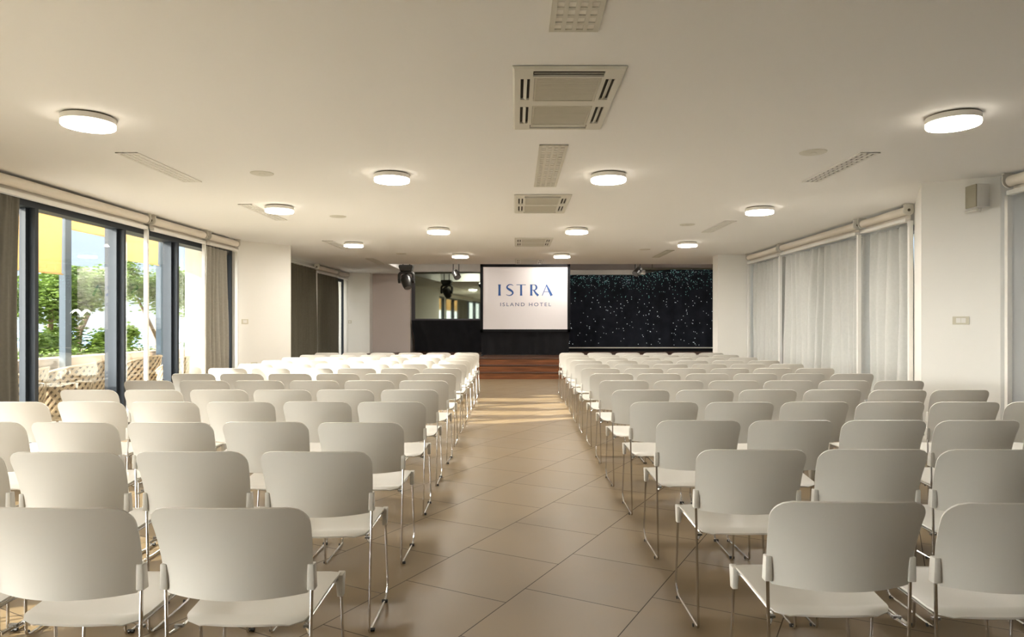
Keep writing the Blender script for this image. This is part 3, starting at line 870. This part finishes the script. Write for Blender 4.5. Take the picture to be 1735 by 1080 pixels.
for v in me.vertices:
    x = tx0 + (v.co.x - min(xs_)) / (max(xs_) - min(xs_)) * (tx1 - tx0)
    z = tz0 + (v.co.y - min(ys_)) / (max(ys_) - min(ys_)) * (tz1 - tz0)
    v.co = (x, -0.0135 - v.co.z * 0.2, z)
me.materials.clear(); me.materials.append(M['blue2'])
o = bpy.data.objects.new('subtitle_text', me); C.objects.link(o); o.parent = scr

# mirror left of the screen
th = math.radians(4.2)
t = thing('wall_mirror', 'large dark mirror in a grey frame left of the screen', 'mirror', (-3.14, 21.02, 0), -th)
MW = 2.25
MB().box(0.05, MW, 0.0, 0.02, 1.52, 3.0).build('mirror_glass', M['mirror'], t)
m = MB()
m.box(-0.06, 0.05, -0.03, 0.05, 1.44, 2.62); m.box(0.05, MW, -0.03, 0.05, 1.44, 1.52); m.box(MW, MW + 0.08, -0.03, 0.05, 1.44, 3.0)
m.build('frame', M['mframe'], t)
def dr(u, v):
    x = -3.17 + 2.15 * u + 0.10 * smoothstep(v * 1.1) * (1 - u) ** 2
    y = 20.86 - 0.14 * u + 0.014 * math.sin(u * 15 + 2 * v) * v + 0.007 * math.sin(u * 41 - 4 * v) + 0.012 * math.sin((u * 8 + v * 6)) * v * u
    return (x, y, 1.47 - 0.965 * v + 0.03 * v * (1 - u) ** 3)
tag(MB().grid(dr, 90, 24).build('black_drape', M['black'], smooth=True, solid=0.004, angle=80), 'black cloth draped under the mirror, gathered toward its right', 'drape')
# white bulkhead above
structure(MB().box(-3.24, -0.85, 20.55, 20.78, 2.93, 3.36), 'wall_far', M['wall'], 'white beam above the mirror')
structure(MB().box(-0.85, 6.7, 21.75, 21.95, 3.08, 3.36), 'wall_far', M['stagewall'], 'brownish beam above the star curtain')
o = MB().box(1.3, 3.97, 21.05, 21.30, 2.88, 3.02).box(1.5, 1.54, 21.15, 21.19, 3.0, 3.355).box(3.7, 3.74, 21.15, 21.19, 3.0, 3.355).build('roller_screen_case', M['white'])
tag(o, 'long white box hanging above the left half of the star curtain', 'screen case')
MB().tube([(4.02, 21.6, 3.10), (6.6, 21.6, 3.10)], 0.03, 12).tube([(4.3, 21.6, 3.10), (4.3, 21.6, 3.36)], 0.012).tube([(6.2, 21.6, 3.10), (6.2, 21.6, 3.36)], 0.012).build('curtain_pole', M['spkg'])
tag(C.objects['curtain_pole'], 'horizontal pole above the right part of the star curtain', 'pole')

# star curtain
def stz(u): return 2.90 + (0.16 * smoothstep((u - 0.45) / 0.25))
def st(u, v):
    x = 1.2 + 5.3 * u
    y = 21.5 + 0.05 * math.sin(u * 34 + 1.6 * math.sin(u * 11)) * (0.4 + 0.6 * v) + 0.02 * math.sin(u * 90)
    zt = stz(u)
    return (x, y - 0.02, zt + (0.62 - zt) * v)
t = thing('star_curtain', 'navy black curtain covered with tiny star lights behind the stage', 'curtain', (0, 0, 0))
MB().grid(st, 220, 6).build('cloth', M['star'], t, smooth=True, solid=0.004, angle=80)
rs = random.Random(11)
mw, mt = MB(), MB()
for k in range(820):
    v = rs.random()
    v = v ** 1.0
    if rs.random() < 0.62: v = abs(rs.gauss(0, 0.13))
    if v > 0.97: continue
    u = rs.uniform(0.02, 0.985)
    x, y, z = st(u, v)
    r = rs.uniform(0.007, 0.012) * (1.15 if v > 0.3 else 0.85)
    teal = v < 0.34 and rs.random() < 0.75
    (mt if teal else mw).add([(x - r, y - 0.012, z), (x, y - 0.012, z - r), (x + r, y - 0.012, z), (x, y - 0.012, z + r), (x, y - 0.02, z)],
                             [(0, 1, 4), (1, 2, 4), (2, 3, 4), (3, 0, 4), (3, 2, 1, 0)])
tag(mw.build('star_lights', M['led'], t), 'white pin lights', kind='stuff')
tag(mt.build('star_lights', M['ledt'], t), 'teal pin lights', kind='stuff')
MB().box(1.2, 6.5, 21.36, 21.40, 0.60, 0.635).build('bottom_rail', M['blade'], t)
MB().box(1.2, 6.5, 21.41, 21.44, 0.5, 0.60).build('base_board', M['black'], t)

# stage lights
def moving_head(x, y, z, rz):
    t = thing('moving_head_light', 'black moving head spotlight hanging at the left stage corner', 'stage light', (x, y, z), rz)
    m = MB().frustum((-0.15, 0.15, -0.11, 0.11), (-0.19, 0.19, -0.14, 0.14), -0.16, -0.04)
    m.frustum((-0.19, 0.19, -0.14, 0.14), (-0.17, 0.17, -0.13, 0.13), -0.04, 0.0)
    m.build('base', M['fixture'], t, bevel=0.015)
    m = MB()
    for s in (-1, 1): m.tube([(s * 0.09, 0, 0.0), (s * 0.09, 0, 3.36 - z)], 0.014, 8)
    m.build('hanging_clamp', M['blackm'], t)
    m = MB()
    pts = [(-0.19, 0, -0.40), (-0.19, 0, -0.24), (-0.13, 0, -0.185), (0.13, 0, -0.185), (0.19, 0, -0.24), (0.19, 0, -0.40)]
    m.tube(bend(pts, 0.05), 0.038, 10)
    y_ = m.build('yoke', M['fixture'], t, smooth=True)
    m = MB()
    for s in (-1, 1):
        m.tube([(s * 0.155, 0, -0.40), (s * 0.21, 0, -0.40)], 0.075, 20)
    m.build('yoke_pivot', M['blackm'], y_, smooth=True)
    R = Matrix.Translation((0, 0, -0.40)) @ Matrix.Rotation(math.radians(-22), 4, 'X') @ Matrix.Rotation(math.radians(-14), 4, 'Y')
    h = MB().lathe([(0.06, 0.17), (0.115, 0.14), (0.135, 0.05), (0.14, -0.05), (0.125, -0.15), (0.10, -0.22), (0.095, -0.225)][::-1], 24, mtx=R).build('head', M['fixture'], t, smooth=True)
    MB().lathe([(0.082, -0.236), (0.086, -0.2262)], 24, mtx=R).build('lens', M['lens'], h)
    m = MB()
    for k in range(5): m.lathe([(0.143 - k * 0.002, 0.03 - k * 0.025), (0.143 - k * 0.002, 0.038 - k * 0.025)], 24, mtx=R)
    m.build('cooling_ribs', M['blackm'], h)
    return t
moving_head(-2.87, 17.95, 2.90, 0)
def par_light(x, y, z, tilt, yaw, label):
    t = thing('stage_spotlight', label, 'stage light', (x, y, z), yaw, 'small spotlights hanging over the stage')
    m = MB()
    for s in (-1, 1):
        m.tube(bend([(s * 0.085, 0, 3.36 - z), (s * 0.085, 0, 0.10), (s * 0.10, 0, 0.0)], 0.03), 0.011, 8)
    m.build('bracket', M['blackm'], t)
    R = Matrix.Rotation(tilt, 4, 'X')
    h = MB().lathe([(0.05, 0.14), (0.085, 0.10), (0.092, 0.02), (0.092, -0.12), (0.080, -0.12)][::-1], 20, mtx=R).build('housing', M['fixture'], t, smooth=True)
    MB().lathe([(0.078, -0.125), (0.078, -0.121)], 20, mtx=R).build('lens', M['lens'], h)
    return t
par_light(-1.58, 18.1, 2.67, -0.75, 0.6, 'black spotlight on two rods above the mirror')
par_light(3.22, 18.1, 2.75, -0.9, -0.9, 'black spotlight cluster hanging over the star curtain')

# ================================================================ TERRACE AND GARDEN
tag(MB().box(-8.3, -5.42, -8, 26, -0.12, -0.01).build('terrace_floor', M['terrace']), 'pale terrace paving', kind='structure')
tag(MB().box(-30, -8.3, -14, 40, -0.3, -0.02).build('garden_ground', M['soil']), 'garden soil beyond the terrace wall', kind='structure')
tag(MB().box(-900, -30, -700, 900, -6.2, -6.0).build('sea_surface', M['sea']), 'pale blue sea on the horizon', kind='structure')
tag(MB().box(5.75, 12, -8, 26, -0.12, -0.01).build('outer_ground', M['terrace']), kind='structure')
o = MB().box(-7.75, -7.45, -6, 24, -0.01, 0.70).box(-7.80, -7.40, -6, 24, 0.70, 0.80).build('garden_wall', M['stone'])
tag(o, 'low terrace wall of pinkish stone blocks', 'garden wall')
o = MB().box(-5.86, -5.56, 12.0, 12.3, -0.01, 3.6).build('stone_pillar', M['pale'])
o2 = MB().box(-5.80, -5.46, 12.05, 12.30, -0.01, 3.6)
bpy.data.objects.remove(o)
tag(MB().box(-5.80, -5.43, 12.0, 12.35, -0.01, 3.4).build('stone_pillar', M['pale']), 'pale rendered pillar outside the last terrace window', 'pillar')
# steel posts with awnings
for y, l in ((4.2, 'blue grey steel post outside, hidden by the near curtain'), (9.62, 'blue grey steel post at the far left between awnings'), (11.05, 'blue grey steel post in front of the leaning tree'), (14.0, 'blue grey steel post beyond the last awning')):
    o = MB().box(-7.32, -7.22, y - 0.075, y + 0.075, -0.01, 3.7).build('steel_post', M['column'])
    tag(o, l, 'post', 'steel posts of the terrace awning')
tag(MB().box(-7.34, -7.20, -4.2, 24, 3.5, 3.66).build('awning_beam', M['column']), 'steel beam carrying the awnings', 'beam')
def awning(y0, y1, zb, label):
    t = thing('awning', label, 'awning', (-7.25, y0, zb), group='yellow awning panels over the terrace')
    def fn(u, v): return (0.0 + 0.02 * math.sin(u * 5) * v, (y1 - y0) * u, (3.5 - zb) * (1 - v))
    MB().grid(fn, 12, 6).build('fabric', M['awning'], t, smooth=True, solid=0.003)
    MB().tube([(0, 0, 0), (0, y1 - y0, 0)], 0.012, 8).build('hem_bar', M['awning'], t)
awning(-4.0, 3.9, 2.2, 'long unseen yellow awning added to shade the near left windows')  # added out of view to keep sun off the near rows and aisle
awning(4.35, 5.9, 2.2, 'unseen yellow awning added to block sun behind the dark left curtain')  # second unseen panel, added to block the same sun
awning(9.71, 9.9, 2.17, 'narrow yellow awning strip beside the left curtain')
awning(9.92, 10.95, 2.15, 'deep yellow awning hanging lowest, left of the steel post')
awning(11.14, 12.15, 2.90, 'short yellow awning right of the steel post')
awning(12.3, 13.90, 2.55, 'bright yellow awning behind the white blind guide')

tag(MB().box(-6.75, -6.45, 16.4, 19.7, -0.01, 3.6).build('sun_block_wall', M['pale']), 'unseen pale wall added outside the olive curtains to block sun', 'garden wall')  # added out of view to keep sun off the walls by the stage
# wicker tub chairs
def wicker_chair(x, y, rz, label, r=0.36, h=0.82):
    t = thing('wicker_chair', label, 'outdoor chair', (x, y, -0.01), rz, 'wicker chairs on the terrace')
    m = MB()
    def surf(th, z, rr=0.0):
        R = (r + rr) * (0.82 + 0.22 * (z / h) ** 1.3)
        return Vector((R * math.cos(th), R * math.sin(th), z))
    T0, T1 = math.radians(-40), math.radians(220)
    n = 17
    def ztop(th):
        k = (th - T0) / (T1 - T0)
        return h * (0.72 + 0.28 * math.sin(PI * k))
    for d in (-1, 1):
        for i in range(-n, n * 2):
            pts = []
            for s in range(0, 17):
                zq = s / 16
                th = T0 + (T1 - T0) * (i / n + d * zq * 0.36)
                if th < T0 or th > T1: continue
                pts.append(surf(th, 0.12 + (ztop(th) - 0.12) * zq, 0.007 * d))
            if len(pts) > 2:
                # flat ribbon
                vs = []
                for k, p_ in enumerate(pts):
                    a_ = pts[max(0, k - 1)]; b_ = pts[min(len(pts) - 1, k + 1)]
                    tt = (b_ - a_).normalized(); nn = Vector((p_.x, p_.y, 0)).normalized(); ww = tt.cross(nn).normalized() * 0.018
                    vs += [p_ + ww + nn * 0.003, p_ - ww + nn * 0.003, p_ - ww - nn * 0.003, p_ + ww - nn * 0.003]
                fs = []
                for k in range(len(pts) - 1):
                    for e in range(4): fs.append((4 * k + e, 4 * k + (e + 1) % 4, 4 * k + 4 + (e + 1) % 4, 4 * k + 4 + e))
                m.add(vs, fs)
    m.build('woven_shell', M['wicker'], t)
    MB().grid(lambda u, v: tuple(surf(T0 + (T1 - T0) * u, 0.12 + (ztop(T0 + (T1 - T0) * u) - 0.13) * v, -0.022)), 40, 6).build('shade_sheet', M['weave_shade'], t, smooth=True, solid=0.004)  # dark sheet added behind the weave in place of interior shade
    rim = [surf(T0 + (T1 - T0) * k / 40, ztop(T0 + (T1 - T0) * k / 40)) for k in range(41)]
    low = [surf(T0 + (T1 - T0) * k / 40, 0.12) for k in range(41)]
    MB().tube(rim, 0.018, 8).tube(low, 0.014, 8).build('rim', M['wicker'], t, smooth=True)
    MB().lathe([(0.27, 0.30), (0.29, 0.32), (0.29, 0.39), (0.26, 0.42), (0.1, 0.425)], 24).build('cushion', M['cushion'], t, smooth=True)
    for a_ in (30, 150, 210, 330):
        a_ = math.radians(a_)
        MB().tube([(0.26 * math.cos(a_), 0.26 * math.sin(a_), 0.30), (0.27 * math.cos(a_), 0.27 * math.sin(a_), 0.0)], 0.014, 8).build('leg', M['wicker'], t)
    return t
wicker_chair(-6.15, 8.35, math.radians(-70), 'wicker tub chair at the far left behind the dark curtain edge')
wicker_chair(-6.05, 9.15, math.radians(-100), 'wicker tub chair nearest the glass, left of the wide black post')
wicker_chair(-6.45, 10.15, math.radians(-80), 'wicker tub chair under the leaning tree, seen through the wide pane')
wicker_chair(-6.50, 11.75, math.radians(-95), 'rust toned wicker tub chair right of the wide black post')
wicker_chair(-5.75, 11.45, math.radians(-90), 'pale wicker chair in front of the outer pillar', r=0.26)
t = thing('side_table', 'small round white table among the wicker chairs', 'table', (-6.75, 9.35, -0.01))
MB().lathe([(0.22, 0.46), (0.24, 0.47), (0.24, 0.49), (0.20, 0.495)], 28).build('tabletop', M['white'], t, smooth=True)
MB().tube([(0, 0, 0.02), (0, 0, 0.46)], 0.02).lathe([(0.17, 0.0), (0.17, 0.015), (0.02, 0.03)], 24).build('pedestal', M['white'], t)

def tree(name, cat, x, y, trunk, blobs, label, n=2600, ls=0.115, m=None, seed=0, group='trees and bushes in the garden'):
    t = thing(name, label, cat, (x, y, -0.03), group=group)
    rr = random.Random(seed)
    if trunk:
        mb = MB()
        for path, r0, r1 in trunk:
            k = len(path)
            mb.tube(path, [r0 + (r1 - r0) * i / (k - 1) for i in range(k)], 8)
        mb.build('trunk', M['bark'], t, smooth=True)
    tot = sum(b_[3] * b_[4] * b_[5] for b_ in blobs)
    mb = MB()
    for bx_, by, bz, rx, ry, rz in blobs:
        cnt = int(n * 1.5 * rx * ry * rz / tot)
        sub = [(rr.gauss(0, 0.5), rr.gauss(0, 0.5), rr.gauss(0, 0.5)) for _ in range(14)]
        for _ in range(cnt):
            s = rr.choice(sub)
            p_ = Vector((s[0] * 0.9 + rr.gauss(0, 0.24), s[1] * 0.9 + rr.gauss(0, 0.24), s[2] * 0.9 + rr.gauss(0, 0.2)))
            if p_.length > 1.15: p_ = p_.normalized() * rr.uniform(0.6, 1.1)
            c_ = Vector((bx_ + p_.x * rx, by + p_.y * ry, max(0.06, bz + p_.z * rz)))
            q = Matrix.Rotation(rr.uniform(0, 6.28), 3, 'Z') @ Matrix.Rotation(rr.uniform(-1.1, 1.1), 3, 'X')
            l_ = ls * rr.uniform(0.7, 1.3)
            vs = [c_ + q @ Vector(v_) * l_ for v_ in ((-0.5, 0, 0), (0, -0.28, 0.06), (0.5, 0, 0), (0, 0.28, 0.06))]
            mb.add(vs, [(0, 1, 2, 3)])
    mb.build('foliage', m or M['leaf'], t, fix=False)
    return t
tree('garden_tree', 'tree', -10.6, 13.0, [([(0, 0, 0), (0.1, 0.1, 1.0), (-0.05, 0, 2.0)], 0.09, 0.05)], [(0, 0, 2.1, 0.9, 1.0, 0.75)], 'green tree behind the far left post', seed=21, n=3500)
tree('garden_tree', 'tree', -10.4, 15.3, [([(0, 0, 0), (-0.1, 0.1, 0.9), (0.1, -0.1, 1.8)], 0.08, 0.05)], [(0, -0.1, 2.0, 0.8, 0.95, 0.65), (0.1, 0.3, 1.0, 0.45, 0.38, 0.95), (0.0, 0.9, 2.2, 0.6, 0.6, 0.5)], 'dense tree with ivy hanging below the lowest awning', seed=22, n=7000)
tree('garden_tree', 'tree', -10.9, 16.9, [([(0, 0, 0), (0.05, 0.02, 0.6), (0, 0.22, 1.2), (0.1, 0.42, 1.7), (0.2, 0.6, 2.2)], 0.09, 0.045), ([(0, 0.22, 1.2), (-0.1, -0.05, 1.6), (-0.2, -0.2, 2.1)], 0.04, 0.02)],
     [(0.1, 0.5, 2.35, 0.8, 1.1, 0.62), (0, -0.5, 2.3, 0.6, 0.6, 0.5)], 'leaning tree with brown trunk right of the steel post', seed=23, n=5600)
tree('garden_tree', 'tree', -10.4, 19.8, [([(0, 0, 0), (0.1, -0.1, 0.9), (-0.1, 0.2, 1.5), (0.1, 0.7, 2.2)], 0.09, 0.04), ([(0.1, -0.1, 0.9), (0.1, -0.7, 1.6), (0, -1.0, 2.1)], 0.06, 0.03), ([(-0.1, .2, 1.5), (0, 1.1, 1.6)], .04, .02)],
     [(0, -0.5, 2.5, 0.8, 1.2, 0.75), (0.1, 0.9, 2.4, 0.8, 1.0, 0.8)], 'branching tree behind the white blind guide', seed=24, n=6500)
tree('garden_tree', 'tree', -10.6, 23.4, [([(0, 0, 0), (0.1, 0, 1.2), (0, 0.1, 2.2)], 0.09, 0.05)], [(0, 0, 2.3, 1.0, 1.4, 0.9)], 'green tree beside the outer pillar', seed=25, n=3500)
tree('garden_bush', 'bush', -9.6, 13.9, None, [(0, 0, 0.75, 0.5, 0.8, 0.5)], 'low bush left of the hanging ivy', seed=31, n=2200)
tree('garden_bush', 'bush', -9.55, 16.1, None, [(0, 0, 0.95, 0.55, 0.72, 0.50)], 'round bright bush behind the wide black post', seed=32, n=3600, m=M['leaf2'])
tree('clipped_hedge', 'hedge', -8.6, 15.0, None, [(0, k, 0.62, 0.3, 0.9, 0.28) for k in (-5, -3.5, -2, -0.5, 1, 2.5, 4, 5.5, 7)], 'low hedge along the top of the terrace wall', seed=33, n=4200, ls=0.08)

# gull sticker on the wide pane
m = MB()
for s in (-1, 1):
    pts = [(0, s * (0.19 * k / 10), 0.05 * math.sin(PI * k / 10) + 0.02 * k / 10, 0.016 * (1 - k / 10) + 0.004) for k in range(11)]
    vs = []
    for p_ in pts: vs += [(0, p_[1], p_[2] + p_[3]), (0, p_[1], p_[2] - p_[3]), (0.002, p_[1], p_[2] - p_[3]), (0.002, p_[1], p_[2] + p_[3])]
    fs = []
    for k in range(10):
        for e in range(4): fs.append((4 * k + e, 4 * k + (e + 1) % 4, 4 * k + 4 + (e + 1) % 4, 4 * k + 4 + e))
    m.add(vs, fs)
o = m.build('window_sticker', M['decal'])
o.location = (-5.243, 8.28, 1.46)
tag(o, 'white bird shaped sticker on the wide left window pane', 'sticker')
